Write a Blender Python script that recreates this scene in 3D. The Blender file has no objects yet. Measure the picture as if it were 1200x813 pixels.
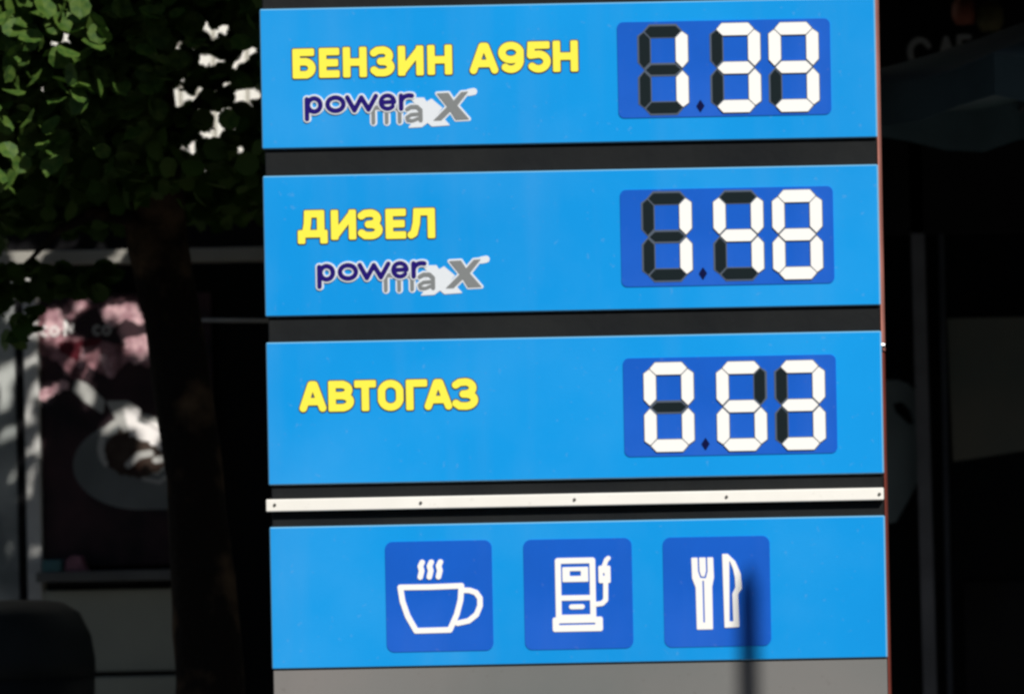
import bpy, bmesh, math, random
import numpy as np
from mathutils import Vector, Matrix
random.seed(7); rng = np.random.default_rng(7)
sc = bpy.context.scene
col = sc.collection
R = math.radians

# ------------------------------------------------------------------ camera, light, exposure
PPM = 450.0                 # picture pixels per metre on the sign's face (y = 0)
ZC = 2.2                    # height of the picture's centre on the sign
CAM = Vector((1.9, -12.0, 1.7))
TH = 0.0192                 # the camera's small roll
c_, s_ = math.cos(TH), math.sin(TH)

def P(px, py):
    """picture pixel -> (x, z) metres on the sign's face"""
    dx, dy = px - 600.0, py - 406.5
    return (dx * c_ - dy * s_) / PPM, ZC - (dx * s_ + dy * c_) / PPM

def B(px, py, y):
    """picture pixel -> real place (x, z) at depth y behind the sign"""
    x, z = P(px, py)
    k = (y - CAM.y) / 12.0
    return CAM.x + (x - CAM.x) * k, CAM.z + (z - CAM.z) * k

cam_d = bpy.data.cameras.new('camera'); cam = bpy.data.objects.new('camera', cam_d)
col.objects.link(cam); sc.camera = cam
rv = Vector((c_, 0, -s_)); uv = Vector((s_, 0, c_)); bv = Vector((0, -1, 0))
cam.matrix_world = Matrix(((rv.x, uv.x, bv.x, CAM.x), (rv.y, uv.y, bv.y, CAM.y), (rv.z, uv.z, bv.z, CAM.z), (0, 0, 0, 1)))
W = 1200 / PPM
off = Vector((0 - CAM.x, 0, ZC - CAM.z))
cam_d.sensor_width = 36; cam_d.lens = 36 * 12 / W
cam_d.shift_x = off.dot(rv) / W; cam_d.shift_y = off.dot(uv) / W
cam_d.clip_start = .1; cam_d.clip_end = 500
cam_d.dof.use_dof = True; cam_d.dof.focus_distance = 12.0; cam_d.dof.aperture_fstop = 3.6
sc.cycles.pixel_filter_type = 'BLACKMAN_HARRIS'
sc.cycles.filter_width = 2.8

EL, AZ = 40.0, 30.0         # sun: in front of the sign, to the right
L = Vector((math.sin(R(AZ)) * math.cos(R(EL)), -math.cos(R(AZ)) * math.cos(R(EL)), math.sin(R(EL))))
sd = bpy.data.lights.new('sun', 'SUN'); sd.energy = 5.0; sd.angle = R(.53); sd.color = (1, .955, .89)
so = bpy.data.objects.new('sun', sd); col.objects.link(so)
so.rotation_euler = L.to_track_quat('Z', 'Y').to_euler()
w = bpy.data.worlds.new('World'); sc.world = w; w.use_nodes = True
nt = w.node_tree; bg = nt.nodes['Background']
sky = nt.nodes.new('ShaderNodeTexSky'); sky.sky_type = 'NISHITA'; sky.sun_disc = False
sky.sun_elevation = R(EL); sky.sun_rotation = R(180 - AZ)
nt.links.new(sky.outputs[0], bg.inputs[0]); bg.inputs[1].default_value = .05
sc.view_settings.view_transform = 'Standard'; sc.view_settings.look = 'None'
sc.view_settings.exposure = .0; sc.view_settings.gamma = 1.0

# ------------------------------------------------------------------ materials
def mat(name, rgb, rough=.6, spec=.5, vary=0, vscale=3., bump=0, bscale=40., metal=0, rgb2=None, coat=0, trans=0):
    m = bpy.data.materials.new(name); m.use_nodes = True
    n = m.node_tree; b = n.nodes['Principled BSDF']
    b.inputs['Base Color'].default_value = (*rgb, 1); b.inputs['Roughness'].default_value = rough
    b.inputs['Specular IOR Level'].default_value = spec; b.inputs['Metallic'].default_value = metal
    b.inputs['Coat Weight'].default_value = coat; b.inputs['Coat Roughness'].default_value = .08
    tc = n.nodes.new('ShaderNodeTexCoord')
    if vary or rgb2:
        no = n.nodes.new('ShaderNodeTexNoise'); no.inputs['Scale'].default_value = vscale; no.inputs['Detail'].default_value = 6
        n.links.new(tc.outputs['Object'], no.inputs['Vector'])
        r = n.nodes.new('ShaderNodeValToRGB')
        r.color_ramp.elements[0].position = .35; r.color_ramp.elements[1].position = .65
        a = rgb; b2 = rgb2 or tuple(min(1, v * (1 + vary)) for v in rgb)
        if not rgb2: a = tuple(v * (1 - vary) for v in rgb)
        r.color_ramp.elements[0].color = (*a, 1); r.color_ramp.elements[1].color = (*b2, 1)
        n.links.new(no.outputs[0], r.inputs[0]); n.links.new(r.outputs[0], b.inputs['Base Color'])
    if bump:
        nb = n.nodes.new('ShaderNodeTexNoise'); nb.inputs['Scale'].default_value = bscale; nb.inputs['Detail'].default_value = 5
        n.links.new(tc.outputs['Object'], nb.inputs['Vector'])
        bp = n.nodes.new('ShaderNodeBump'); bp.inputs['Strength'].default_value = bump; bp.inputs['Distance'].default_value = .02
        n.links.new(nb.outputs[0], bp.inputs['Height']); n.links.new(bp.outputs[0], b.inputs['Normal'])
    if trans:
        out = n.nodes['Material Output']; tr = n.nodes.new('ShaderNodeBsdfTranslucent'); mx = n.nodes.new('ShaderNodeMixShader')
        tr.inputs[0].default_value = (rgb[0] * 1.6, rgb[1] * 1.5, rgb[2], 1); mx.inputs[0].default_value = trans
        n.links.new(b.outputs[0], mx.inputs[1]); n.links.new(tr.outputs[0], mx.inputs[2]); n.links.new(mx.outputs[0], out.inputs[0])
    return m

M = dict(
    blue=mat('panel_blue', (.004, .275, .72), .34, .32, rgb2=(.006, .32, .80), vscale=1.1, bump=.012, bscale=3),
    navy=mat('display_blue', (.006, .105, .56), .4, .3, vary=.06, vscale=4),
    white=mat('white_paint', (.90, .90, .88), .5, .4),
    unlit=mat('unlit_segment', (.005, .012, .015), .6, .15),
    edge=mat('segment_gap', (.075, .10, .14), .5, .4),
    dot=mat('decimal_point', (.002, .004, .05), .6, .1),
    yellow=mat('yellow_film', (.93, .84, .07), .5, .4),
    brown=mat('letter_outline', (.05, .03, .10), .5, .4),
    logonavy=mat('logo_navy', (.012, .004, .15), .6, .15),
    logogrey=mat('logo_grey', (.20, .215, .22), .5, .4),
    logopale=mat('logo_white', (.70, .75, .80), .5, .4),
    housing=mat('housing_black', (.005, .0065, .008), .6, .18, rgb2=(.011, .0125, .013), vscale=3.5, bump=.05, bscale=30),
    bar=mat('white_bar', (.86, .85, .80), .45, .4, vary=.03, vscale=8),
    screw=mat('screw', (.12, .12, .11), .4, .5, metal=.6),
    grey=mat('base_panel_grey', (.155, .165, .162), .36, .4, rgb2=(.225, .215, .208), vscale=1.1, bump=.02, bscale=4),  # slow tone change stands in for the uneven reflection across the metal
    red=mat('side_panel_red', (.50, .20, .16), .5, .4, vary=.2, vscale=6),
    darkred=mat('side_panel_lower', (.22, .045, .03), .5, .4, vary=.2, vscale=6),
    sunlit_lip=mat('panel_edge_sunlit', (.16, .42, .66), .3, .5),  # pale bevel colour paints in the sun caught along the panel edges
    steel=mat('steel', (.25, .25, .25), .4, .5, metal=.8),
    leaf=mat('leaf', (.028, .078, .012), .6, .22, rgb2=(.085, .145, .024), vscale=2.6, trans=.22),
    bark=mat('bark', (.010, .008, .006), .95, .1, rgb2=(.055, .034, .02), vscale=6, bump=.9, bscale=28),
    plaster=mat('cladding_white', (.80, .79, .74), .7, .3, vary=.05, vscale=2, bump=.15),
    facade=mat('facade_dark', (.006, .006, .007), .8, .1, vary=.4, vscale=2, bump=.1),
    pane=mat('window_glass', (.003, .004, .005), .22, .22),
    lintel=mat('lintel', (.30, .29, .26), .7, .2, vary=.15, vscale=3),
    alu=mat('aluminium_frame', (.52, .52, .50), .5, .3, vary=.15, vscale=6),
    postgrey=mat('mullion_grey', (.11, .115, .13), .6, .3, vary=.2, vscale=5),
    sill=mat('sill', (.12, .12, .115), .6, .3, vary=.2, vscale=5),
    lower=mat('lower_panel', (.26, .27, .225), .7, .2, rgb2=(.36, .37, .31), vscale=1.5),
    blind=mat('roller_blind', (.07, .085, .08), .8, .1, rgb2=(.105, .105, .09), vscale=2),
    decal=mat('decal_grey', (.10, .13, .14), .6, .2, vary=.15, vscale=4),
    curtain=mat('curtain', (.45, .47, .45), .8, .1, rgb2=(.16, .18, .18), vscale=3.5),
    valance=mat('dark_frame', (.03, .035, .045), .7, .2, vary=.2),
    dim=mat('sign_letters', (.22, .23, .24), .5, .3),
    fabric=mat('parasol_fabric', (.10, .165, .18), .9, .1, rgb2=(.15, .175, .20), vscale=2.5, bump=.2, bscale=12),
    fabric2=mat('valance_fabric', (.06, .095, .11), .9, .1, vary=.2),
    bin=mat('bin_plastic', (.007, .011, .013), .65, .2, vary=.25, vscale=4, bump=.05),
    lamp=mat('lantern_red', (.13, .035, .018), .7, .3, vary=.2),
    olive=mat('lantern_olive', (.05, .045, .015), .7, .3, vary=.2),
    asphalt=mat('asphalt', (.045, .045, .047), .9, .3, vary=.25, vscale=20, bump=.4, bscale=120),
    paving=mat('paving', (.10, .098, .09), .85, .3, vary=.2, vscale=6, bump=.2),
    concrete=mat('concrete', (.30, .29, .27), .85, .3, vary=.15, vscale=4, bump=.2),
    poster=mat('poster_ground', (.010, .009, .012), .5, .2, rgb2=(.05, .025, .03), vscale=5),
    pink=mat('poster_pink', (.46, .24, .27), .5, .2, rgb2=(.06, .02, .025), vscale=17),
    pinkpale=mat('poster_pale_pink', (.72, .48, .50), .5, .2, rgb2=(.30, .15, .18), vscale=24),
    crimson=mat('poster_crimson', (.10, .012, .02), .5, .2, vary=.3, vscale=12),
    cup=mat('poster_cup', (.21, .225, .225), .5, .2, rgb2=(.13, .145, .145), vscale=3),
    cuprim=mat('poster_cup_rim', (.42, .42, .40), .5, .2, vary=.1, vscale=8),
    milk=mat('poster_milk', (.85, .82, .80), .5, .2, vary=.1, vscale=8),
    coffee=mat('poster_coffee', (.025, .012, .008), .5, .2, rgb2=(.07, .05, .04), vscale=10),
    teal=mat('box_teal', (.05, .13, .14), .6, .3, vary=.2),
    mauve=mat('box_mauve', (.18, .08, .11), .6, .3, vary=.3, vscale=20),
)

def dust(m, amount, pale=(.42, .47, .5)):
    n = m.node_tree; b = n.nodes['Principled BSDF']; src = b.inputs['Base Color'].links[0].from_socket
    tc = n.nodes.new('ShaderNodeTexCoord'); out = src
    for sc3, lo, hi, a in (((7, 7, .7), .5, .8, amount), ((2.2, 2.2, 2.2), .48, .75, amount * .9), ((60, 60, 60), .66, .72, amount * 1.6)):
        mp = n.nodes.new('ShaderNodeMapping'); mp.inputs['Scale'].default_value = sc3
        no = n.nodes.new('ShaderNodeTexNoise'); no.inputs['Scale'].default_value = 1; no.inputs['Detail'].default_value = 7
        mr = n.nodes.new('ShaderNodeMapRange'); mr.inputs[1].default_value = lo; mr.inputs[2].default_value = hi; mr.inputs[4].default_value = a
        mx = n.nodes.new('ShaderNodeMix'); mx.data_type = 'RGBA'; mx.inputs[7].default_value = (*pale, 1)
        n.links.new(tc.outputs['Object'], mp.inputs[0]); n.links.new(mp.outputs[0], no.inputs['Vector']); n.links.new(no.outputs[0], mr.inputs[0])
        n.links.new(mr.outputs[0], mx.inputs[0]); n.links.new(out, mx.inputs[6]); out = mx.outputs[2]
    n.links.new(out, b.inputs['Base Color'])
br = [n for n in M['bark'].node_tree.nodes if n.type == 'VALTORGB'][0]; br.color_ramp.elements[0].position = .5; br.color_ramp.elements[1].position = .72; br.color_ramp.elements[1].color = (.10, .066, .038, 1)  # paler brown patches paint in a hint of sunlight on the trunk
dust(M['blue'], .05); dust(M['navy'], .03); dust(M['grey'], .12, (.10, .09, .08)); dust(M['bar'], .12, (.45, .42, .36)); dust(M['housing'], .012, (.2, .2, .2))

# ------------------------------------------------------------------ object helpers
def obj(name, me, m, parent=None, label=None, kind=None):
    o = bpy.data.objects.new(name, me); col.objects.link(o)
    for k in (m if isinstance(m, (list, tuple)) else [m]):
        if k and len(me.materials) < (len(m) if isinstance(m, (list, tuple)) else 1): me.materials.append(k)
    if parent: o.parent = parent
    if label: o['label'] = label
    if kind: o['kind'] = kind
    return o

def thing(name, label, cat, loc=(0, 0, 0), group=None):
    o = bpy.data.objects.new(name, None); col.objects.link(o); o.location = loc
    o['label'] = label; o['category'] = cat; o.empty_display_size = .1
    if group: o['group'] = group
    THINGLOC[o.name] = Vector(loc)
    return o
THINGLOC = {}

def base(parent):
    v = Vector((0, 0, 0))
    while parent is not None:
        v += THINGLOC.get(parent.name, Vector((0, 0, 0))); parent = parent.parent
    return v

def from_bm(bm, parent, smooth=False):
    b = base(parent)
    if b.length: bmesh.ops.translate(bm, verts=bm.verts, vec=-b)
    me = bpy.data.meshes.new('mesh'); bm.to_mesh(me); bm.free()
    if smooth:
        for p in me.polygons: p.use_smooth = True
    return me

def add_box(bm, x0, x1, y0, y1, z0, z1, bev=0, seg=1):
    r = bmesh.ops.create_cube(bm, size=1)
    for v in r['verts']:
        v.co = Vector(((x0 + x1) / 2 + v.co.x * (x1 - x0), (y0 + y1) / 2 + v.co.y * (y1 - y0), (z0 + z1) / 2 + v.co.z * (z1 - z0)))
    if bev:
        es = list({e for v in r['verts'] for e in v.link_edges})
        bmesh.ops.bevel(bm, geom=es, offset=bev, segments=seg, affect='EDGES', profile=.5)

def box(name, x0, x1, y0, y1, z0, z1, m, parent=None, bev=0, seg=1, label=None, kind=None):
    bm = bmesh.new(); add_box(bm, x0, x1, y0, y1, z0, z1, bev, seg)
    return obj(name, from_bm(bm, parent), m, parent, label, kind)

def tube_bm(bm, pts, rads, n=12, cap=True):
    rings = []
    for i, p in enumerate(pts):
        p = Vector(p)
        d = (Vector(pts[min(i + 1, len(pts) - 1)]) - Vector(pts[max(i - 1, 0)])).normalized()
        a = d.cross(Vector((0, 1, .013))).normalized(); b = d.cross(a)
        rings.append([bm.verts.new(p + (a * math.cos(t) + b * math.sin(t)) * rads[i]) for t in [2 * math.pi * k / n for k in range(n)]])
    for r0, r1 in zip(rings, rings[1:]):
        for k in range(n): bm.faces.new((r0[k], r0[(k + 1) % n], r1[(k + 1) % n], r1[k]))
    if cap:
        bm.faces.new(rings[0][::-1]); bm.faces.new(rings[-1])

def tube(name, pts, rads, m, parent=None, n=12, label=None):
    bm = bmesh.new(); tube_bm(bm, pts, rads, n); bmesh.ops.recalc_face_normals(bm, faces=bm.faces)
    return obj(name, from_bm(bm, parent, True), m, parent, label)

def lathe(name, cx, cy, prof, m, parent=None, n=32):
    bm = bmesh.new(); rings = []
    for r, z in prof: rings.append([bm.verts.new((cx + r * math.cos(2 * math.pi * k / n), cy + r * math.sin(2 * math.pi * k / n), z)) for k in range(n)])
    for a, b in zip(rings, rings[1:]):
        for k in range(n): bm.faces.new((a[k], a[(k + 1) % n], b[(k + 1) % n], b[k]))
    bm.faces.new(rings[0][::-1]); bm.faces.new(rings[-1])
    return obj(name, from_bm(bm, parent, True), m, parent)

# ------------------------------------------------------------------ flat shapes cut from film or sheet: distance field -> outline -> slab
def seg_dist(X, Y, a, b):
    ax, ay = a; bx, by = b; vx, vy = bx - ax, by - ay; q = vx * vx + vy * vy or 1e-9
    t = np.clip(((X - ax) * vx + (Y - ay) * vy) / q, 0, 1)
    return np.hypot(X - ax - t * vx, Y - ay - t * vy)
def stroke(X, Y, pts, r):
    d = np.full(X.shape, 1e9)
    for a, b in zip(pts, pts[1:]): d = np.minimum(d, seg_dist(X, Y, a, b))
    return d - r
def poly(X, Y, pts):
    n = len(pts); d = np.full(X.shape, 1e9); ins = np.zeros(X.shape, bool)
    for i in range(n):
        a, b = pts[i], pts[(i + 1) % n]; d = np.minimum(d, seg_dist(X, Y, a, b))
        c = ((a[1] > Y) != (b[1] > Y))
        with np.errstate(divide='ignore', invalid='ignore'):
            xi = (b[0] - a[0]) * (Y - a[1]) / ((b[1] - a[1]) or 1e-9) + a[0]
        ins ^= c & (X < xi)
    return np.where(ins, -d, d)
def field(shapes, X, Y, grow=0):
    f = np.full(X.shape, 1e9)
    for s in shapes:
        k = s[0]
        if k == 's': f = np.minimum(f, stroke(X, Y, s[1], s[2]) - grow)
        elif k == 'p': f = np.minimum(f, poly(X, Y, s[1]) - (s[2] if len(s) > 2 else 0) - grow)
        elif k == 'n': f = f + s[3] * (np.sin(X * .41 + 1.3 * np.sin(Y * .23)) * np.cos(Y * .47 + np.sin(X * .19)))
        elif k == '-p': f = np.maximum(f, -(poly(X, Y, s[1]) - (s[2] if len(s) > 2 else 0) + grow))
        elif k == '-s': f = np.maximum(f, -(stroke(X, Y, s[1], s[2]) + grow))
    return f
def loops(f, X0, Y0, h):
    ny, nx = f.shape; sg = f < 0; seg = {}
    def pt(kind, i, j):
        if kind == 'h': t = f[j, i] / (f[j, i] - f[j, i + 1]); return (X0 + (i + t) * h, Y0 + j * h)
        t = f[j, i] / (f[j, i] - f[j + 1, i]); return (X0 + i * h, Y0 + (j + t) * h)
    cells = np.argwhere(~((sg[:-1, :-1] == sg[:-1, 1:]) & (sg[:-1, :-1] == sg[1:, :-1]) & (sg[:-1, :-1] == sg[1:, 1:])))
    adj = {}
    for j, i in cells:
        a, b, c, d = sg[j, i], sg[j, i + 1], sg[j + 1, i + 1], sg[j + 1, i]
        e = []
        if a != b: e.append(('h', i, j))
        if b != c: e.append(('v', i + 1, j))
        if c != d: e.append(('h', i, j + 1))
        if d != a: e.append(('v', i, j))
        prs = [(e[0], e[1])] if len(e) == 2 else ([(e[0], e[1]), (e[2], e[3])] if a else [(e[0], e[3]), (e[1], e[2])])
        for p, q in prs: adj.setdefault(p, []).append(q); adj.setdefault(q, []).append(p)
    out = []; seen = set()
    for s in adj:
        if s in seen: continue
        lp = [s]; seen.add(s); cur = s
        while True:
            nx_ = [q for q in adj[cur] if q not in seen]
            if not nx_: break
            cur = nx_[0]; seen.add(cur); lp.append(cur)
        if len(lp) > 3: out.append([pt(*k) for k in lp])
    return out
def dp(pts, eps):
    if len(pts) < 3: return pts
    a, b = np.array(pts[0]), np.array(pts[-1]); v = b - a; n = np.hypot(*v)
    A = np.array(pts[1:-1]) - a
    d = np.abs(v[0] * A[:, 1] - v[1] * A[:, 0]) / n if n > 1e-9 else np.hypot(A[:, 0], A[:, 1])
    k = int(d.argmax())
    if d[k] < eps: return [pts[0], pts[-1]]
    return dp(pts[:k + 2], eps)[:-1] + dp(pts[k + 1:], eps)
def slab_parts(layers, h=.6):
    """layers: (shapes, grow, front, back, material index). picture-pixel units, y down -> list of (verts, faces, mi)"""
    res = []
    for shapes, grow, front, back, mi in layers:
        xs, ys = [], []
        for s in shapes:
            if s[0][0] in '-n': continue
            r = (s[2] if len(s) > 2 else 0) + grow + 1.5
            for p in s[1]: xs += [p[0] - r, p[0] + r]; ys += [p[1] - r, p[1] + r]
        X0, X1, Y0, Y1 = min(xs), max(xs), min(ys), max(ys)
        X, Y = np.meshgrid(np.arange(X0, X1 + h, h), np.arange(Y0, Y1 + h, h))
        f = field(shapes, X, Y, grow); f[np.abs(f) < 1e-6] = 1e-6
        cu = bpy.data.curves.new('tmp', 'CURVE'); cu.dimensions = '2D'; cu.fill_mode = 'BOTH'; cu.extrude = (back - front) / 2
        for lp in loops(f, X0, Y0, h):
            m = len(lp) // 2
            q = dp(lp[:m + 1], .07)[:-1] + dp(lp[m:] + [lp[0]], .07)[:-1]
            if len(q) < 3: continue
            sp = cu.splines.new('POLY'); sp.points.add(len(q) - 1); sp.use_cyclic_u = True
            for p, co in zip(sp.points, q): p.co = (co[0] / PPM, -co[1] / PPM, 0, 1)
        o = bpy.data.objects.new('tmp', cu)
        me = o.to_mesh(); mid = (front + back) / 2
        vs = [(v.co.x, mid + v.co.z, v.co.y) for v in me.vertices]
        fs = [tuple(p.vertices) for p in me.polygons]
        o.to_mesh_clear(); bpy.data.objects.remove(o); bpy.data.curves.remove(cu)
        res.append((vs, fs, mi))
    return res
def slab(name, layers, cx, cz, mats, parent, y=0., k=1., label=None, h=.6):
    """cx, cz: where the local origin of the shapes stands"""
    V, F, MI = [], [], []
    for vs, fs, mi in slab_parts(layers, h):
        n = len(V); V += [(a * k, b, c * k) for a, b, c in vs]; F += [tuple(i + n for i in f) for f in fs]; MI += [mi] * len(fs)
    me = bpy.data.meshes.new(name); me.from_pydata(V, [], F); me.validate()
    bm = bmesh.new(); bm.from_mesh(me); bmesh.ops.remove_doubles(bm, verts=bm.verts, dist=1e-6); bmesh.ops.recalc_face_normals(bm, faces=bm.faces); 
    bm.to_mesh(me); bm.free()
    o = obj(name, me, mats, parent, label)
    if len(MI) == len(me.polygons): me.polygons.foreach_set('material_index', MI)
    b = base(parent); o.location = (cx - b.x, y - b.y, cz - b.z)
    return o
def arc(cx, cy, rx, ry, a0, a1, n=14):
    return [(cx + rx * math.cos(R(a0 + (a1 - a0) * i / n)), cy + ry * math.sin(R(a0 + (a1 - a0) * i / n))) for i in range(n + 1)]
def rrect(w, h, r):
    return [('p', [(-w / 2 + r, -h / 2 + r), (w / 2 - r, -h / 2 + r), (w / 2 - r, h / 2 - r), (-w / 2 + r, h / 2 - r)], r)]

# ------------------------------------------------------------------ the price sign
SX0, SX1 = -288.5 / PPM, 432.7 / PPM
zz = lambda v: ZC - v / PPM                      # v: picture pixels below the centre, on the sign's own vertical
TOP = 5.35
sign = thing('price_sign', 'tall fuel price sign with blue panels, yellow lettering and white segment digits', 'price sign', (.16, .08, 0))
box('housing', SX0 + .004, SX1 - .004, .012, .124, .1, TOP, M['housing'], sign, .004)
box('foundation', SX0 - .15, SX1 + .15, -.25, .45, 0, .118, M['concrete'], sign, .02)
sp1 = ZC - (410 - 406.5 + 8) / PPM
box('side_panel', SX1 - .003, SX1 + .0005, .035, .125, sp1, TOP, M['red'], sign, .001, label='pinkish red upper side panel')
box('side_panel', SX1 - .004, SX1 - .0005, .06, .125, .12, sp1 - .004, M['darkred'], sign, .001, label='dark red lower side panel')
bm = bmesh.new(); tube_bm(bm, [(SX1 + .0, .02, sp1 + .012), (SX1 + .008, .02, sp1 + .012)], [.008, .006], 8)
bmesh.ops.recalc_face_normals(bm, faces=bm.faces); obj('bolt', from_bm(bm, sign), M['steel'], sign)

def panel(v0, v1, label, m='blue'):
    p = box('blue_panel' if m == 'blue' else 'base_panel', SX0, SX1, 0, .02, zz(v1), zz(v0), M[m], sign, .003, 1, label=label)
    p.data.materials.append(M['sunlit_lip'])
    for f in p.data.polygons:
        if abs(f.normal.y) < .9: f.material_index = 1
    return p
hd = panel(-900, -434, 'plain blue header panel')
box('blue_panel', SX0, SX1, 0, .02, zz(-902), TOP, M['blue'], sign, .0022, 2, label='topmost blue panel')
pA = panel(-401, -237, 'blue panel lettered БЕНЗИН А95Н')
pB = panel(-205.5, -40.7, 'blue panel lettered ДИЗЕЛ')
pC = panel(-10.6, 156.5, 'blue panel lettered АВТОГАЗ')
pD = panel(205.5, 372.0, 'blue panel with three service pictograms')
box('base_panel', SX0 + .002, SX1 - .002, .006, .02, .12, zz(373.5), M['grey'], sign, .002, label='grey metal panel under the blue ones')
# white bar with its screws
wb = box('white_bar', SX0 - .005, SX1 - .001, -.012, .010, zz(187.3), zz(173.0), M['bar'], sign, .0025, 2)
for px, py in ((323, 591.5), (494, 589), (674, 585.2), (852, 582), (1031, 578.8)):
    x, z = P(px, py)
    bm = bmesh.new(); tube_bm(bm, [(x, -.0120, z), (x, -.0150, z)], [.0045, .0035], 10); bmesh.ops.recalc_face_normals(bm, faces=bm.faces)
    obj('screw', from_bm(bm, sign), M['screw'], wb)

G = {
 'Б': [[(.92, 0), (0, 0), (0, 1)], [(0, .42), (.5, .42)] + arc(.55, .71, .45, .29, -90, 90) + [(0, 1)]],
 'Е': [[(1, 0), (0, 0), (0, 1), (1, 1)], [(0, .5), (.9, .5)]],
 'Н': [[(0, 0), (0, 1)], [(1, 0), (1, 1)], [(0, .5), (1, .5)]],
 'З': [[(0, .12), (.2, .02)] + arc(.5, .25, .42, .25, -90, 90) + [(.4, .5), (.5, .5)] + arc(.52, .75, .48, .25, -90, 90) + [(.2, .99), (0, .88)]],
 'И': [[(0, 0), (0, 1), (1, 0), (1, 1)]],
 'А': [[(0, 1), (.42, 0), (.58, 0), (1, 1)], [(.2, .72), (.8, .72)]],
 '9': [arc(.5, .3, .5, .3, 0, 360, 24), [(1, .3), (1, .6)] + arc(.5, .62, .5, .38, 0, 130)],
 '5': [[(.95, 0), (.12, 0), (.08, .42), (.5, .38)] + arc(.52, .69, .48, .31, -90, 140)],
 'Д': [[(.02, 1.08), (.02, .82), (.98, .82), (.98, 1.08)], [(.2, .82), (.28, .4), (.3, 0), (.85, 0), (.85, .82)]],
 'Л': [[(0, 1), (.14, .93), (.26, .5), (.3, 0), (1, 0), (1, 1)]],
 'В': [[(0, 0), (0, 1)], [(0, 0), (.5, 0)] + arc(.5, .24, .42, .24, -90, 90) + [(0, .48), (.5, .48)] + arc(.52, .74, .48, .26, -90, 90) + [(0, 1)]],
 'Т': [[(0, 0), (1, 0)], [(.5, 0), (.5, 1)]],
 'О': [arc(.5, .36, .5, .36, 180, 360) + arc(.5, .64, .5, .36, 0, 180) + [(0, .36)]],
 'Г': [[(0, 1), (0, 0), (1, 0)]],
}
def letter(ch, x0, x1, y0, y1, parent, r=4.35):
    w_, h_ = x1 - x0 - 2 * r, y1 - y0 - 2 * r
    sh = []
    for st in G[ch]:
        q = [((a - .5) * w_, (b - .5) * h_) for a, b in st]
        sh.append(('s', q, r))
        for (ax_, ay_), (bx_, by_) in zip(q, q[1:]):
            if (abs(ax_ - bx_) < .05 or abs(ay_ - by_) < .05) and abs(ax_ - bx_) + abs(ay_ - by_) > 6:
                e = r - 1.7
                sh.append(('p', [(min(ax_, bx_) - e, min(ay_, by_) - e), (max(ax_, bx_) + e, min(ay_, by_) - e),
                                 (max(ax_, bx_) + e, max(ay_, by_) + e), (min(ax_, bx_) - e, max(ay_, by_) + e)], 1.7))
    cx, cz = P((x0 + x1) / 2, (y0 + y1) / 2)
    slab('letter', [(sh, 1.35, -.0012, .0, 0), (sh, 0, -.003, -.0011, 1)], cx, cz, [M['brown'], M['yellow']], parent)
def word(chars, parent):
    for ch, x0, x1, y0, y1 in chars: letter(ch, x0, x1, y0, y1, parent)
word([('Б', 343, 370, 57.5, 92.5), ('Е', 374, 398, 56.6, 91.5), ('Н', 402, 430, 55.5, 91), ('З', 434, 462.5, 54.7, 90),
      ('И', 466.5, 496.5, 54, 89), ('Н', 501, 530, 53, 88), ('А', 550.5, 584, 50.5, 87), ('9', 584, 614, 49.4, 86),
      ('5', 616, 645.5, 49, 85.5), ('Н', 648, 677.5, 48, 84.5)], pA)
word([('Д', 348.5, 384.5, 246.5, 283.5), ('И', 388, 417.5, 246, 281), ('З', 419.5, 448.5, 245.5, 280.6), ('Е', 452, 476, 244.8, 280),
      ('Л', 477.5, 510, 244, 279.5)], pB)
word([('А', 351, 382.5, 446.5, 482.5), ('В', 385, 415, 446, 482), ('Т', 415.5, 441, 445.4, 481.5), ('О', 443, 473, 445, 481.2),
      ('Г', 476, 501, 444.5, 480.4), ('А', 497.5, 530, 444, 480), ('З', 530, 560.5, 443, 480)], pC)

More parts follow.
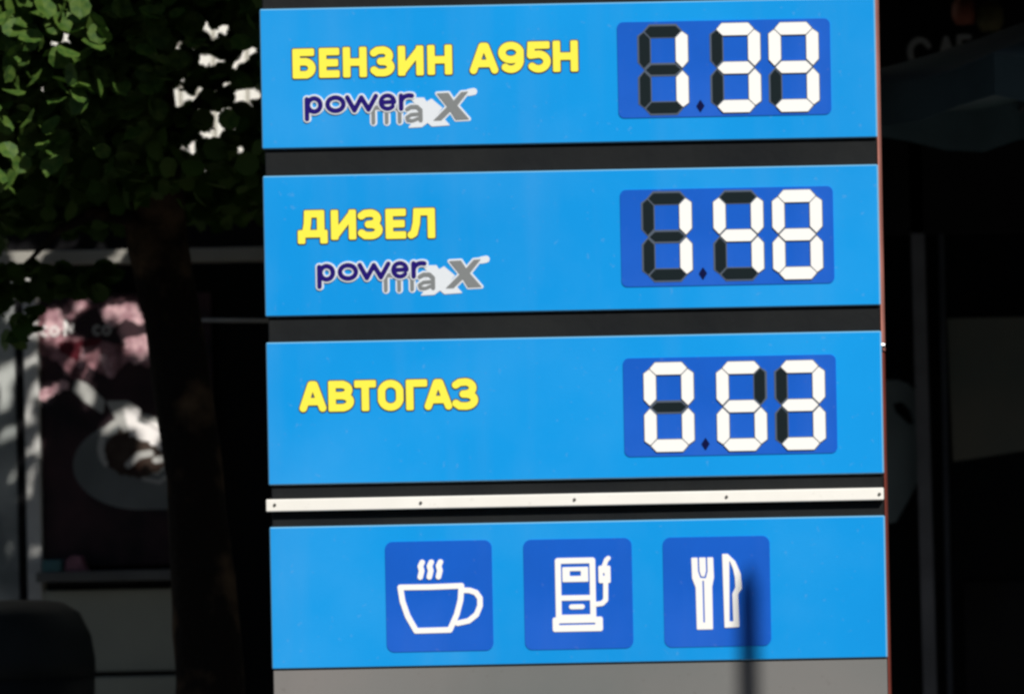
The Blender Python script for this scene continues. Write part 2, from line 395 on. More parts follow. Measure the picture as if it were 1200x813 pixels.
def logo(ox, oy, parent):
    D = lambda pts: [(a - 455, b - 128) for a, b in pts]
    r = 2.55
    power = [('s', D([(360, 115), (360, 138)]), r), ('s', D(arc(368.6, 121.8, 7.4, 7.8, 0, 360, 22)), r),
             ('s', D(arc(393.6, 121.3, 9.4, 7.8, 0, 360, 22)), r), ('s', D([(407.5, 113.6), (415.7, 129), (424, 114), (432.2, 128.3), (441, 112.6)]), r),
             ('s', D([(447.5, 120.3), (462, 119.6)] + arc(454.6, 120, 7.9, 7.8, 0, -320, 20)), r - .2),
             ('s', D([(470.5, 112.8), (470.5, 128)]), r), ('s', D(arc(480, 120.5, 9.4, 7.8, 182, 290, 10)), r)]
    maxx = [('s', D([(437.6, 143.5), (437.6, 128), (440, 126), (450, 126), (453.2, 130), (453.2, 143.5)]), 2.0),
            ('s', D([(453.2, 130), (456, 126), (464, 126), (468.4, 130), (468.4, 143)]), 2.0),
            ('s', D([(477.5, 128.5), (482, 126), (489, 126.2), (493, 130), (493, 142)]), 2.2),
            ('s', D([(493, 134.3), (482, 135), (477, 138), (478, 141.6), (484, 142.3), (492, 139)]), 1.8)]
    X = [('p', D([(512.5, 111), (526, 110.5), (532, 120), (541, 110), (549, 109.5), (536, 125.5), (549.5, 141.5), (534, 142), (528, 131.8), (517, 142.5), (508, 142.5), (524.5, 126.5)]))]
    trail = [('p', D([(481, 116), (497, 116), (500, 121), (506, 117.5), (511, 122), (518, 128), (510, 137), (519, 140), (526, 148), (506, 149), (501, 144.5), (494, 149.5), (479, 150), (484, 144), (496, 131)]), .6)]
    tm = [('s', D([(550, 110.5), (555.5, 109.5)]), 1.9)]
    cx, cz = P(455 + ox, 128 + oy)
    slab('logo', [(power + maxx + X + tm, 2.2, -.0010, 0, 0), (trail, 0, -.0016, -.0009, 0), (maxx + X, .2, -.0024, -.0014, 1),
                  (power, 1.9, -.0032, -.0022, 0), (power, .25, -.0040, -.0030, 2)], cx, cz, [M['logopale'], M['logogrey'], M['logonavy']], parent,
         label='power maX lettering in navy and grey with a white edge', h=.4)
logo(0, 0, pA); logo(14.6, 196.2, pB)

# price displays
def hexseg(k, t, q=0):
    w2, h2 = 29.2, 52.4; o = (14.6 - t) * .55; s = q
    if k in 'adg':
        if k == 'a': p = [(-15.5, -h2 + o), (15.5, -h2 + o), (22 - s, -h2 + 7.3), (14.6, -h2 + 14.6), (-14.6, -h2 + 14.6), (-22 + s, -h2 + 7.3)]
        elif k == 'd': p = [(-15.5, h2 - o), (15.5, h2 - o), (22 - s, h2 - 7.3), (14.6, h2 - 14.6), (-14.6, h2 - 14.6), (-22 + s, h2 - 7.3)]
        else: p = [(-21.5 + s, 0), (-14.4, -7 + o), (14.4, -7 + o), (21.5 - s, 0), (14.4, 7 - o), (-14.4, 7 - o)]
    else:
        sx = 1 if k in 'bc' else -1; sy = -1 if k in 'bf' else 1
        p = [(w2 - o, -39.5), (w2 - o, -9), (22.4, -1.6), (14.9, -9.3), (14.9, -36.8), (22.4, -44.4)]
        p = [(sx * x, y if sy < 0 else -y) for x, y in p]
    return p
DIG = {'1': 'bc', '3': 'abcdg', '9': 'abcdfg', '4': 'bcfg', '8': 'abcdefg', '0': 'abcdef', '6': 'acdefg'}
DIG['6'] = 'acdefg'
def display(rect, digits, dot, label):
    x0, x1, y0, y1 = rect; cx, cz = P((x0 + x1) / 2, (y0 + y1) / 2)
    d = slab('price_display', [(rrect(x1 - x0, y1 - y0, 7), 0, -.0020, .002, 0)], cx, cz, [M['navy']], sign, label=label, h=1.5)
    d.location = (cx - .16, -.08, cz); THINGLOC[d.name] = Vector((cx - .16, -.08, cz))
    for ch, px, py in digits:
        gx, gz = P(px, py)
        bk = [('p', hexseg(k, 14.6), .9) for k in 'abcdefg']
        slab('digit_backing', [(bk, 0, -.0030, -.0019, 0)], gx, gz, [M['edge']], d)
        for k in 'abcdefg':
            on = k in DIG[ch]
            sh = [('p', hexseg(k, 14.6 if on else 12.6, 0 if on else .5), -.12 if on else -.5)]
            slab('lit_segment' if on else 'unlit_segment', [(sh, 0, -.0062 if on else -.0042, -.0029, 0)], gx, gz, [M['white'] if on else M['unlit']], d, h=1.)
    gx, gz = P(*dot)
    slab('decimal_point', [([('p', [(-4.2, 0), (0, -6.5), (4.2, 0), (0, 6.5)], .6)], 0, -.0035, -.0018, 0)], gx, gz, [M['dot']], d, h=.8)
display((724, 973.5, 24.2, 136.5), [('1', 777.6, 82), ('3', 862.4, 79.8), ('9', 930.6, 79)], (821, 124.5), 'dark blue price window showing 1.39')
display((727.5, 977, 220.5, 334), [('1', 782, 277.3), ('4', 865.8, 276), ('8', 934.8, 275)], (824, 320.5), 'dark blue price window showing 1.48')
display((731, 980.5, 417.5, 532.8), [('0', 784.3, 476.8), ('6', 869.4, 475.8), ('3', 938, 474.5)], (827, 520), 'dark blue price window showing 0.63')

# service pictograms
def tile(x0, x1, y0, y1, pieces, label):
    cx, cz = P((x0 + x1) / 2, (y0 + y1) / 2)
    t = slab('icon_tile', [(rrect(x1 - x0, y1 - y0, 9), 0, -.0016, .002, 0)], cx, cz, [M['navy']], sign, label=label, h=1.5)
    t.location = (cx - .16, -.08, cz); THINGLOC[t.name] = Vector((cx - .16, -.08, cz))
    for i_, (name, shapes, ax, ay) in enumerate(pieces):
        px, pz = P(ax, ay)
        slab(name, [(shapes, 0, -.0032 - .0004 * i_, -.0015, 0)], px, pz, [M['white']], t, h=.4)
def tr(pts, ox, oy, sc_, ax, ay): return [(ox + a / sc_ - ax, oy + b / sc_ - ay) for a, b in pts]
c = lambda pts: tr(pts, 440, 620, 5.42, 515, 698)
cup = [('s', c([(160, 363), (350, 364), (548, 360), (541, 450), (516, 540), (470, 638), (255, 640), (203, 545), (172, 450), (160, 363)]), 3.3),
       ('s', c([(556, 388), (600, 390), (640, 405), (664, 440), (664, 490), (640, 545), (590, 583), (520, 597)]), 3.2)]
steam = [('steam_line', [('s', c([(x + 8, 207), (x - 4, 232), (x + 4, 262), (x - 6, 300)]), 3.2)], 515, 698) for x in (294, 352, 410)]
tile(452.3, 577.3, 633.5, 762.7, [('cup_outline', cup, 515, 698)] + steam, 'dark blue tile with a steaming cup')
c = lambda pts: tr(pts, 600, 610, 4.78, 678, 695)
pump = [('s', c([(261, 222), (454, 222), (454, 540), (261, 540), (261, 222)]), 3.4), ('s', c([(261, 430), (454, 430)]), 3.1),
        ('p', c([(290, 262), (425, 262), (425, 336), (290, 336)]), 1.0), ('-p', c([(330, 284), (385, 284), (385, 304), (330, 304)]), .8),
        ('s', c([(333, 480), (393, 480)]), 2.9), ('p', c([(238, 550), (494, 550), (494, 606), (238, 606)]), 2.6), ('-s', c([(266, 576), (460, 576)]), 1.1)]
hose = [('s', c([(470, 468), (505, 464), (525, 445), (527, 345)]), 2.9), ('p', c([(496, 262), (546, 262), (546, 342), (496, 342)]), 1.8),
        ('s', c([(520, 255), (532, 222), (544, 212)]), 2.7), ('-s', c([(517, 298), (517, 306)]), .9)]
tile(614.3, 741.3, 631, 760, [('pump_outline', pump, 678, 695), ('pump_hose', hose, 678, 695)], 'dark blue tile with a fuel pump')
c = lambda pts: tr(pts, 760, 610, 4.005, 840, 693)
fork = [('p', c([(208, 174), (303, 174), (305, 266), (296, 308), (296, 504), (228, 504), (226, 310), (210, 266)]), .9),
        ('-s', c([(237, 160), (238, 235), (247, 262), (268, 264), (276, 235), (275, 160)]), .95), ('-s', c([(258, 282), (259, 472)]), .95)]
knife = [('p', c([(352, 158), (374, 158), (408, 192), (432, 250), (437, 318), (418, 344), (421, 497), (357, 499)]), .6),
         ('-p', c([(384, 192), (398, 228), (405, 265), (407, 312), (392, 342), (394, 470), (380, 470)]), .5)]
tile(777.7, 902.9, 628.4, 757, [('fork_outline', fork, 840, 693), ('knife_outline', knife, 840, 693)], 'dark blue tile with a fork and knife')

# ------------------------------------------------------------------ pole in front of the sign whose shadow falls on the lowest panel
sx, sz = P(876, 690)
D_ = 5.2; bx, by, bz = sx + L.x * D_, L.y * D_, sz + L.z * D_
pole = thing('street_pole', 'slim metal pole in front of the sign, its shadow falling on the lowest panel', 'pole', (bx, by, 0))
tube('shaft', [(bx, by, .02), (bx, by, bz - .18), (bx, by, bz - .05)], [.030, .026, .024], M['steel'], pole, 20)
tube('finial', [(bx, by, bz - .055), (bx, by, bz), (bx, by, bz + .05)], [.025, .022, .006], M['steel'], pole, 16)
box('base_plate', bx - .12, bx + .12, by - .12, by + .12, .004, .024, M['steel'], pole, .004)

# ------------------------------------------------------------------ the ground
box('ground', -150, 150, -150, 150, -.2, 0, M['asphalt'], kind='structure')
box('pavement', -30, 30, 1.2, 5.0, .004, .12, M['paving'], kind='structure')
box('kerb', -30, 30, 1.05, 1.197, .004, .135, M['concrete'], bev=.012, kind='structure')

# ------------------------------------------------------------------ unseen terrace added behind the camera to hold back low sky light
far = thing('sky_block_terrace', 'unseen dull brick terrace added behind the camera to block sky light', 'building', (0, -32, 0))
bm = bmesh.new(); add_box(bm, -45, 45, -40, -32, 0, 13)
obj('wall', from_bm(bm, far), mat('dull_brick', (.10, .06, .045), .9, .2, vary=.2, vscale=3, bump=.2), far)
bm = bmesh.new(); add_box(bm, -.6, .6, -.03, .06, 0, 1.6); fw = bpy.data.meshes.new('window'); bm.to_mesh(fw); bm.free(); fw.materials.append(None)
for fx in range(-42, 43, 4):
    for fz in (1, 4.2, 7.4, 10.4):
        o = bpy.data.objects.new('window', fw); col.objects.link(o); o.parent = far; o.location = (fx, 0, fz)
fw.materials[0] = M['pane']
box('cornice', -45.2, 45.2, -40.2, -31.7, 13.002, 13.4, M['concrete'], far, .03)

# ------------------------------------------------------------------ the cafe building behind
Y = 5.0
bld = thing('cafe_building', 'dark glazed cafe front in the shade behind the price sign', 'building', (0, Y, 0))
zl1 = B(200, 292, Y)[1]; zl0 = B(200, 308, Y)[1]
bm = bmesh.new()
add_box(bm, -9, 9, Y + .05, Y + .35, zl1 + .15, 7.5)
x = -9.0
while x < .3:
    add_box(bm, x, x + .045, Y + .02, Y + .051, zl1 + .17, 7.4); x += .062
obj('ribbed_cladding', from_bm(bm, bld), M['plaster'], bld)
box('fascia', -9, .40, Y - .03, Y + .05, zl1, zl1 + .165, M['facade'], bld, .004)
box('fascia', .402, 9, Y - .03, Y + .05, zl1, 4.0, M['facade'], bld, .004)
xl0 = B(38, 300, Y)[0]; 
box('lintel', -4.6, .35, Y - .06, Y + .04, zl0, zl1 - .002, M['lintel'], bld, .004)
box('shade_slab', .30, 9, .9, Y + .3, 4.002, 4.3, M['facade'], bld, .01)  # unseen overhang added to keep the right-hand front in shade
box('back_wall', -9, 9, Y + .12, Y + .3, .12, zl1 + .15, M['facade'], bld)
def zpy(py, y=Y): return B(150, py, y)[1]
def xpx(px, py=500, y=Y): return B(px, py, y)[0]
def pane(x0, x1, z0, z1): return box('window', x0, x1, Y + .04, Y + .06, z0, z1, M['pane'], bld)
mx0, mx1 = xpx(30.5, 450), xpx(47, 450)
pane(-4.6, mx0, .35, zl0); pane(mx1, -.2, .35, zl0); pane(-.15, 9, .35, zl1)
box('mullion', mx0, mx1, Y - .03, Y + .06, zpy(707), zl0 + .05, M['alu'], bld, .004)
box('mullion', mx0 - .035, mx0 - .012, Y - .01, Y + .06, zpy(707), zl0, M['facade'], bld, .002)
box('mullion', -.2, -.15, Y - .02, Y + .06, .35, zl1, M['facade'], bld, .002)
# curtain behind the door glass, lit by the sun spots
box('door_panel', -4.5, mx0 - .037, Y, Y + .03, zpy(705), zl0 + .03, M['curtain'], bld, .004)
sl0, sl1 = xpx(52, 680), xpx(213, 680)
box('sill', sl0, sl1, Y - .12, Y + .03, zpy(680), zpy(668), M['sill'], bld, .004)
box('lower_panel', sl0 - .05, sl1, Y - .02, Y + .03, zpy(786), zpy(690), M['lower'], bld, .004)
box('plinth', sl0 - .05, sl1 + .03, Y - .06, Y + .03, .12, zpy(792), M['lower'], bld, .004)
tube('rail', [(xpx(236, 382), Y - .03, zpy(377)), (xpx(330, 382), Y - .03, zpy(379.5))], [.005, .005], M['alu'], bld, 8)
# goods on the sill
bx_ = box('small_box', xpx(58, 660), xpx(80, 660), Y - .11, Y - .03, zpy(667.6), zpy(654), M['teal'], None, .003)
bx_['label'] = 'small teal box on the window sill below the coffee poster'; bx_['category'] = 'box'
bx_ = slab('small_bag', [([('p', [(-10, 9), (-9, -3), (-3, -8), (6, -7), (9, 2), (12, 9)], 1)], 0, -.03, .03, 0)], xpx(95, 660), zpy(658.2), [M['mauve']], None, y=Y - .07, k=1.417)
bx_['label'] = 'small mauve paper bag slumped on the window sill beside the teal box'; bx_['category'] = 'bag'
# right-hand glazing
box('mullion', xpx(1104, 500), xpx(1110, 500), Y - .01, Y + .035, .35, zpy(205), M['valance'], bld, .003)
box('door_panel', xpx(1128, 640), xpx(1400, 640), Y + .005, Y + .035, .35, zpy(700), M['facade'], bld, .003)
KY = (Y + 12) / 12
pm = [B(1072.5, 165, Y), B(1091, 830, Y)]
bm = bmesh.new(); hw = 7.5 / PPM * KY
vs = [bm.verts.new((p[0] + a * hw, yy, p[1])) for p in pm for yy in (Y - .03, Y + .035) for a in (-1, 1)]
for f in ((0, 1, 3, 2), (4, 6, 7, 5), (0, 4, 5, 1), (2, 3, 7, 6), (0, 2, 6, 4), (1, 5, 7, 3)): bm.faces.new([vs[i] for i in f])
bmesh.ops.recalc_face_normals(bm, faces=bm.faces); obj('mullion', from_bm(bm, bld), M['postgrey'], bld)
x0, z0 = B(1082, 190, Y); x1, z1 = B(1182, 168, Y)
box('transom', x0, x1, Y, Y + .035, z0, z1, M['postgrey'], bld, .003)
x0, z0 = B(1112, 541, Y); x1, z1 = B(1300, 372, Y)
slab('roller_blind', [([('p', [(-46, -84), (90, -84), (90, 66), (-42, 84)])], 0, -.01, .01, 0)], *B(1157, 456, Y), [M['blind']], bld, y=Y + .02, k=KY, h=2)
dc = lambda pts: tr(pts, 980, 400, 3.695, 1060, 500)
slab('cup_decal', [([('p', dc([(150, 190), (215, 166), (265, 166), (310, 182), (350, 225), (378, 300), (392, 400), (385, 500), (352, 590), (300, 690), (245, 780), (150, 790)]), .5),
      ('-p', dc([(245, 268), (285, 262), (318, 300), (330, 350), (318, 360), (285, 330), (258, 305)]), .3)], 0, -.002, .001, 0)],
     *B(1060, 500, Y), [M['decal']], bld, y=Y + .036, k=KY, label='pale grey cup shape stuck on the glass')
# letters over the right-hand glazing
def sgl(shapes, px, py): slab('sign_letter', [(shapes, 0, -.02, .0, 0)], *B(px, py, Y), [M['dim']], bld, y=Y - .032, k=KY)
sgl([('s', arc(0, 3, 11.5, 14.5, -30, -330, 24), 3.2)], 1079, 60)
sgl([('s', [(-9, 15), (0, -15), (9, 15)], 3), ('s', [(-6, 6), (6, 6)], 2.2)], 1110, 62)
sgl([('s', [(-6, 15), (-6, -14), (6, -14)], 2.8), ('s', [(-6, 0), (4, 0)], 2.6)], 1131, 59)

def lantern(px, py, m, label, rr):
    x, z = B(px, py, Y - .3)
    t = thing('wall_lantern', label, 'lantern', (x, Y - .3, z))
    lathe('lamp_shade', x, Y - .3, [(rr * .5, z + rr * 1.1), (rr * .95, z + rr * .6), (rr, z - rr * .4), (rr * .7, z - rr)], m, t, 16)
    tube('bracket', [(x, Y - .3, z + rr * 1.1), (x, Y - .3, z + rr * 2), (x, Y - .03, z + rr * 2)], [.008, .008, .008], M['postgrey'], t, 8)
lantern(1130, 14, M['lamp'], 'dim reddish brown lantern above the cafe lettering', .045)
lantern(1160, 20, M['olive'], 'dim olive lantern right of the reddish one above the cafe lettering', .05)

# ------------------------------------------------------------------ poster with flowers and a coffee cup
YP = Y - .005; KP = KY
posx, posz = B(118, 508, YP)
post = thing('cafe_poster', 'large poster of pink blossom above a coffee cup, in the left window', 'poster', (posx, YP, posz))
pp = lambda pts: [(a - 118, b - 508) for a, b in pts]
def pl(name, shapes, d0, m, h=1.):
    if m in ('pink', 'pinkpale', 'crimson', 'milk', 'coffee') and name != 'printed_text': shapes = shapes + [('n', 0, 0, 1.6)]
    return slab(name, [(shapes, 0, -.0008 * (d0 + 1), -.0008 * d0 + .0002, 0)], *B(118, 508, YP), [M[m]], post, y=YP, k=KP, h=h)
pl('backing_sheet', [('p', pp([(49, 345), (250, 345), (250, 662), (49, 662)]))], 0, 'poster', 3)
pl('printed_blossom', [('p', pp([(49, 375), (52, 362), (75, 366), (88, 352), (108, 362), (135, 358), (160, 350), (205, 352), (205, 420), (175, 428), (150, 420), (130, 440), (105, 425), (92, 445), (70, 420), (49, 410)]), 3)], 1, 'pink')
pl('printed_petals', [('p', pp([(58, 366), (74, 364), (76, 384), (58, 396)]), 2), ('s', pp([(92, 360), (98, 356)]), 5), ('s', pp([(79, 368), (88, 370)]), 3), ('p', pp([(122, 364), (160, 358), (168, 378), (150, 372), (130, 382)]), 3),
    ('p', pp([(150, 400), (174, 396), (177, 420), (160, 424)]), 3), ('s', pp([(98, 410), (96, 428)]), 4), ('s', pp([(122, 420), (132, 438)]), 5), ('s', pp([(52, 462), (76, 450)]), 6)], 2, 'pinkpale')
pl('printed_petals', [('p', pp([(72, 402), (98, 400), (92, 420), (76, 412)]), 2), ('s', pp([(84, 405), (118, 400)]), 4)], 3, 'crimson')
pl('printed_cup', [('p', pp(arc(165, 545, 77, 50, 95, 265, 20) + [(200, 500), (215, 595)]), 3)], 1, 'cup')
pl('printed_cup_rim', [('s', pp(arc(160, 525, 42, 36, 150, 320, 18)), 4)], 2, 'cuprim')
pl('printed_coffee', [('p', pp(arc(160, 530, 38, 30, 0, 360, 24)))], 2.6, 'coffee')
pl('printed_milk', [('p', pp([(92, 446), (104, 452), (122, 470), (120, 482), (100, 468), (88, 456)]), 2), ('p', pp([(128, 472), (150, 472), (164, 482), (158, 500), (146, 505)]), 2)], 3.4, 'cuprim')
pl('printed_milk', [('p', pp([(148, 480), (164, 482), (156, 496), (172, 500), (184, 498), (192, 512), (192, 528), (176, 518), (154, 510)]), 2)], 4.2, 'milk')
pl('printed_foam', [('s', pp([(150, 545), (162, 534), (176, 532)]), 4), ('s', pp([(182, 540), (194, 538)]), 4), ('s', pp([(168, 562), (186, 566), (194, 560)]), 2.5)], 3.4, 'cuprim')
def co(px):
    return [('s', pp(arc(px - 4.5, 387, 4, 5, -50, -310, 12)), 1.3), ('s', pp(arc(px + 6.5, 387, 4.2, 5, 0, 360, 16)), 1.3)]
pl('printed_text', co(60) + [('s', pp([(79, 392), (79, 376), (86, 388), (88, 380)]), 1.4)], 5, 'milk', .5)
pl('printed_text', co(121), 5, 'cuprim', .5)

# ------------------------------------------------------------------ litter bin at lower left
YB = 3.4
bcx, bz0 = B(18, 703, YB); rb = (107 - 18) / PPM * (YB + 12) / 12
bn = thing('litter_bin', 'dark domed litter bin standing at the lower left, cut by the frame', 'litter bin', (bcx, YB, .12))
lathe('bin_body', bcx, YB, [(rb * .92, .14), (rb * .97, .6), (rb, bz0 - .26)], M['bin'], bn, 40)
lathe('bin_lid', bcx, YB, [(rb * 1.01, bz0 - .258), (rb * 1.01, bz0 - .2), (rb * .96, bz0 - .12), (rb * .82, bz0 - .045), (rb * .6, bz0 - .01), (rb * .3, bz0), (.01, bz0 + .002)], M['bin'], bn, 40)
lathe('bin_foot', bcx, YB, [(rb * .98, .121), (rb * .98, .139)], M['bin'], bn, 40)

# ------------------------------------------------------------------ dark parasol at upper right
YU = 3.2
par = thing('cafe_parasol', 'dark blue-grey cafe parasol at the upper right, in front of the cafe lettering', 'parasol', (*B(1300, 60, YU)[:1], YU, .12))
ax, az = B(1300, -15, YU); rimL = B(985, 103, YU); n = 8
rad = ax - rimL[0]; bm = bmesh.new(); bm2 = bmesh.new()
apex = Vector((ax, YU, az)); hub = apex
rz = rimL[1]
ring = []
for k in range(n):
    a = 2 * math.pi * (k + .5) / n
    ring.append(Vector((ax + math.cos(a) * rad, YU + math.sin(a) * rad, rz + (math.cos(a) + 1) * .03)))
SEG = 6
for k in range(n):
    a, b = ring[k], ring[(k + 1) % n]; prev = None
    for i in range(SEG + 1):
        t = i / SEG; row = []
        for j in range(5):
            e = a.lerp(b, j / 4); p = apex.lerp(e, t); p.z -= .10 * t * (1 - t) + .045 * t * math.sin(math.pi * j / 4)
            row.append(bm.verts.new(p))
        if prev:
            for j in range(4): bm.faces.new((prev[j], prev[j + 1], row[j + 1], row[j]))
        prev = row
    last = [v.co.copy() for v in prev]
    up = [bm2.verts.new(p) for p in last]; dn = [bm2.verts.new(p + Vector((0, 0, -.13 - .015 * math.sin(j * 1.57)))) for j, p in enumerate(last)]
    for j in range(4): bm2.faces.new((up[j], up[j + 1], dn[j + 1], dn[j]))
bmesh.ops.remove_doubles(bm, verts=bm.verts, dist=.001)
cn = obj('canopy', from_bm(bm, par, True), M['fabric'], par); md = cn.modifiers.new('thickness', 'SOLIDIFY'); md.thickness = .004
vl = obj('valance', from_bm(bm2, par), M['fabric2'], par); md = vl.modifiers.new('thickness', 'SOLIDIFY'); md.thickness = .004
tube('pole', [(ax, YU, .2), (ax, YU, az + .05)], [.025, .025], M['postgrey'], par, 12)
for k in range(n):
    q = ring[k]; tube('rib', [apex + Vector((0, 0, -.05)), apex.lerp(q, .5) + Vector((0, 0, -.06)), q + Vector((0, 0, -.03))], [.008, .008, .006], M['postgrey'], par, 6)
lathe('base', ax, YU, [(.28, .122), (.28, .17), (.06, .2)], M['concrete'], par, 24)

# ------------------------------------------------------------------ tree behind the sign, left
YT = 2.6
tp = [(238, 1010), (247, 800), (230, 560), (207, 400), (184, 280), (176, 150), (165, 20)]
tr_ = [.13, .112, .086, .090, .098, .08, .07]
txy = [(B(a, b, YT)[0], YT, B(a, b, YT)[1]) for a, b in tp]
txy[0] = (txy[0][0], YT, .1)
tree = thing('street_tree', 'leafy street tree with a dark trunk left of the price sign', 'tree', (txy[0][0], YT, .12))
txy += [(txy[-1][0] - .05, YT, 4.2), (txy[-1][0] - .1, YT, 5.0)]; tr_ += [.045, .015]
bm = bmesh.new()
pts = [Vector(p) for p in txy]; fine, fr = [], []
for i in range(len(pts) - 1):
    for t in np.linspace(0, 1, 9)[:-1]:
        fine.append(pts[i].lerp(pts[i + 1], t)); fr.append(tr_[i] * (1 - t) + tr_[i + 1] * t)
fine.append(pts[-1]); fr.append(tr_[-1])
tube_bm(bm, fine, fr, 24); bmesh.ops.recalc_face_normals(bm, faces=bm.faces)
from mathutils import noise
for v in bm.verts:
    d = Vector((v.co.x * 9, v.co.y * 9, v.co.z * 2.2)); q = noise.noise(d) * .016 + noise.noise(d * 3) * .007
    cxy = min(fine, key=lambda f: abs(f.z - v.co.z)); o = Vector((v.co.x - cxy.x, v.co.y - cxy.y, 0))
    if o.length > 1e-4: v.co += o.normalized() * q
obj('trunk', from_bm(bm, tree, True), M['bark'], tree)
def S(px, py, y): a = B(px, py, y); return Vector((a[0], y, a[1]))
brs = [(pts[5], S(90, 110, 2.2), S(10, 40, 1.5)), (pts[4], S(110, 250, 2.4), S(30, 310, 2.65)), (pts[6], S(240, 20, 2.9), S(300, -30, 3.3)),
       (pts[5], S(210, 150, 2.2), S(270, 90, 2.1)), (pts[6], S(120, -60, 3.2), S(30, -120, 3.6)), (pts[7], Vector((-.9, 2.4, 4.7)), Vector((-.3, 2.0, 5.1)))]
for a, b, c2 in brs:
    m1 = a.lerp(b, .5) + Vector((0, 0, .03)); m2 = b.lerp(c2, .5) + Vector((0, 0, .03))
    tube('branch', [a, m1, b, m2, c2], [.035, .026, .02, .013, .006], M['bark'], tree, 8)

CEN = np.array([-1.45, 2.75, 4.0]); RAD = np.array([2.1, 1.65, 1.42])
N = 80000
q = rng.normal(size=(int(N * 1.3), 3)); q /= np.linalg.norm(q, axis=1)[:, None]
q *= rng.random((int(N * 1.3), 1)) ** (1 / 2.6)
C = CEN + q * RAD
# clumps: thin the crown where a slow noise is low, ragged underside
f = np.array([noise.noise(Vector((p[0] * 1.7, p[1] * 1.7, p[2] * 1.7))) for p in C[:, :]])
zb = np.array([noise.noise(Vector((p[0] * 2.5, p[1] * 2.5, 3))) for p in C]) * .16
keep = (f > -.62) & (C[:, 2] > 2.78 + zb)
C = C[keep][:N]
def bough(c0, rad, k):
    e = rng.normal(size=(k, 3)); e /= np.linalg.norm(e, axis=1)[:, None]; e *= rng.random((k, 1)) ** .45
    return np.array(c0) + e * np.array(rad)
C = np.concatenate([C, bough(S(22, 25, 1.3), (.16, .16, .14), 26), bough(S(25, 105, 1.25), (.14, .15, .12), 12), bough(S(4, 215, 1.6), (.03, .1, .04), 5), bough(S(98, 62, 1.1), (.13, .1, .17), 22),
    bough(S(45, 170, 1.3), (.2, .1, .1), 8),
    bough(S(12, 345, 2.7), (.10, .12, .17), 150), bough(S(28, 318, 2.7), (.09, .12, .05), 40), bough(S(85, 335, 2.8), (.14, .12, .05), 70), bough(S(125, 318, 2.9), (.05, .1, .03), 14), bough(S(80, 255, 2.6), (.25, .2, .06), 90)])
Lv = np.array(L)
def carve_ray(C, origin, d, r):
    v = C - origin; t = v @ d; dist = np.linalg.norm(v - t[:, None] * d, axis=1)
    return ~((t > .02) & (dist < r))
# sun gaps: bright spots on the wall, poster and door at left
spots = [(8, 305, 9), (28, 302, 8), (52, 308, 5), (70, 299, 6), (86, 295, 6), (116, 300, 7), (140, 308, 5), (133, 322, 6), (108, 340, 7), (36, 326, 4),
         (20, 353, 7), (42, 352, 4), (10, 370, 6), (96, 360, 6), (150, 372, 12), (168, 405, 12), (60, 372, 9), (38, 395, 9), (8, 440, 12), (6, 470, 8), (40, 430, 6),
         (98, 455, 8), (150, 492, 11), (178, 510, 13), (40, 465, 7), (42, 535, 6), (165, 540, 9), (38, 655, 6), (90, 400, 6), (6, 510, 9), (28, 585, 6), (8, 655, 4), (70, 392, 12), (130, 366, 9), (152, 400, 9), (175, 380, 8), (58, 462, 8), (104, 470, 7), (128, 500, 8), (185, 548, 7), (110, 420, 8), (80, 430, 6), (30, 490, 4), (10, 522, 4), (22, 543, 3), (13, 562, 4), (4, 592, 3), (22, 612, 3), (35, 505, 5), (42, 522, 3), (36, 562, 4), (33, 328, 5), (12, 331, 3), (28, 357, 4), (12, 640, 3), (36, 690, 3)]
for px, py, r in spots:
    p = B(px, py, Y); ok = carve_ray(C, np.array([p[0], Y, p[1]]), Lv, r / PPM * KY * 1.0 + .02); C = C[ok]
# gaps where the pale wall shows through
gaps = [(197, 110, 4.5), (207, 108, 5), (206, 119, 5), (199, 120, 4), (218, 117, 3.5), (229, 117, 4), (236, 104, 2.5), (255, 103, 2.5), (265, 98, 3), (243, 66, 4.5), (236, 73, 3), (256, 72, 5),
        (261, 33, 5), (267, 34, 3.5), (250, 48, 3.5), (238, 34, 3), (283, 66, 4.5), (284, 74, 4), (292, 62, 3.5), (298, 60, 4), (280, 116, 5.5), (289, 112, 5), (298, 107, 5), (303, 110, 4), (291, 122, 4), (299, 88, 2.6),
        (247, 136, 4), (255, 142, 3.5), (252, 152, 3.5), (262, 153, 3), (225, 176, 6.5), (231, 177, 4.5), (219, 177, 4), (283, 175, 5.5), (240, 198, 4), (143, 43, 5), (138, 43, 3), (160, 3, 5), (152, 87, 3.2),
        (43, 31, 3.8), (60, 53, 3.5), (78, 44, 4), (84, 50, 4), (50, 106, 4), (54, 100, 3), (230, 131, 3), (234, 158, 2.6), (208, 49, 2.4), (108, 18, 2),
        (8, 305, 7), (28, 302, 7), (52, 308, 4), (33, 328, 4), (12, 331, 2.5), (20, 353, 5), (28, 357, 4), (42, 352, 3), (8, 372, 5), (15, 368, 4), (86, 295, 5), (116, 300, 8), (140, 308, 6), (64, 300, 3),
        (224, 62, 2), (214, 92, 2.5), (272, 84, 2), (266, 128, 2), (248, 164, 2), (276, 150, 2), (205, 150, 1.6), (288, 42, 2), (272, 20, 2), (190, 62, 1.6), (120, 70, 1.6), (175, 130, 1.6), (240, 18, 2)]
for px, py, r in gaps:
    t = P(px, py); d = np.array([t[0] - CAM.x, 12.0, t[1] - CAM.z]); d /= np.linalg.norm(d)
    C = C[carve_ray(C, np.array(CAM), d, r / PPM * 1.2 + .0165)]
    wl = B(px, py, Y)
    if py < 205: C = C[carve_ray(C, np.array([wl[0], Y, wl[1]]), Lv, max(r, 3) / PPM * 1.42 + .075)]
n = len(C)
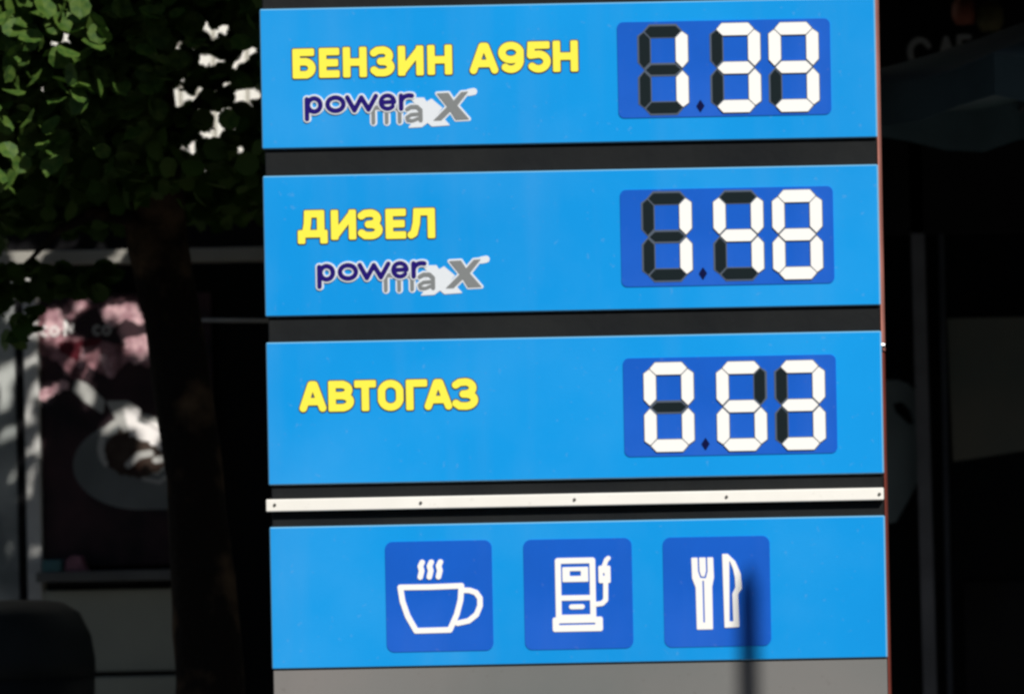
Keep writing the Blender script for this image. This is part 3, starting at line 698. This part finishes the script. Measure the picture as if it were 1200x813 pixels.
# leaf template: rounded, folded along the midrib
T = np.array([(0, -.5, 0), (.30, -.42, .05), (.5, -.08, .10), (.42, .28, .08), (.12, .46, .03), (0, .58, .0), (-.12, .46, .03), (-.42, .28, .08), (-.5, -.08, .10), (-.30, -.42, .05), (0, 0, -.03)])
FT = [(0, 1, 2, 10), (2, 3, 4, 10), (4, 5, 6, 10), (6, 7, 8, 10), (8, 9, 0, 10)]
FT = [f for f in FT]
def rotmats(n):
    nrm = rng.normal(size=(n, 3)) + np.array([.15, -.55, .9]); nrm /= np.linalg.norm(nrm, axis=1)[:, None]
    t = rng.normal(size=(n, 3)) + np.array([0, 0, -.6]); t -= (t * nrm).sum(1)[:, None] * nrm; t /= np.linalg.norm(t, axis=1)[:, None]
    return np.stack([np.cross(t, nrm), t, nrm], axis=2)
RM = rotmats(n); SZ = .045 + .03 * rng.random(n)
# the 300 that show largest in the picture: nearest to the camera and inside the frame
k = (C[:, 1] + 12) / 12
px_ = ((CAM.x + (C[:, 0] - CAM.x) / k)) * PPM + 600; pz_ = 406.5 - ((CAM.z + (C[:, 2] - CAM.z) / k) - ZC) * PPM
ins = (px_ > 0) & (px_ < 300) & (pz_ > -5) & (pz_ < 260)
order = np.argsort(np.where(ins, C[:, 1], 99)); near = order[:300]; rest = order[300:]
V = (np.einsum('nij,kj->nki', RM[rest], T) * SZ[rest][:, None, None] + C[rest][:, None, :]) - np.array(base(tree))
nr = len(rest); idx = (np.arange(nr) * 11)[:, None, None] + np.array(FT)[None]
me = bpy.data.meshes.new('crown'); me.vertices.add(nr * 11); me.vertices.foreach_set('co', V.reshape(-1).astype(np.float32))
fl = idx.reshape(-1); me.loops.add(len(fl)); me.loops.foreach_set('vertex_index', fl.astype(np.int32))
me.polygons.add(nr * 5); me.polygons.foreach_set('loop_start', (np.arange(nr * 5) * 4).astype(np.int32)); me.update(); me.validate()
obj('crown', me, M['leaf'], tree, kind='stuff')
lm = bpy.data.meshes.new('leaf'); lm.from_pydata([tuple(v) for v in T], [], FT); lm.materials.append(M['leaf'])
tb = base(tree)
for i in near:
    o = bpy.data.objects.new('leaf', lm); col.objects.link(o); o.parent = tree
    m3 = Matrix(RM[i].tolist()).to_4x4()
    o.matrix_local = Matrix.Translation(Vector(C[i].tolist()) - tb) @ m3 @ Matrix.Scale(float(SZ[i]), 4)
print('leaves', n)
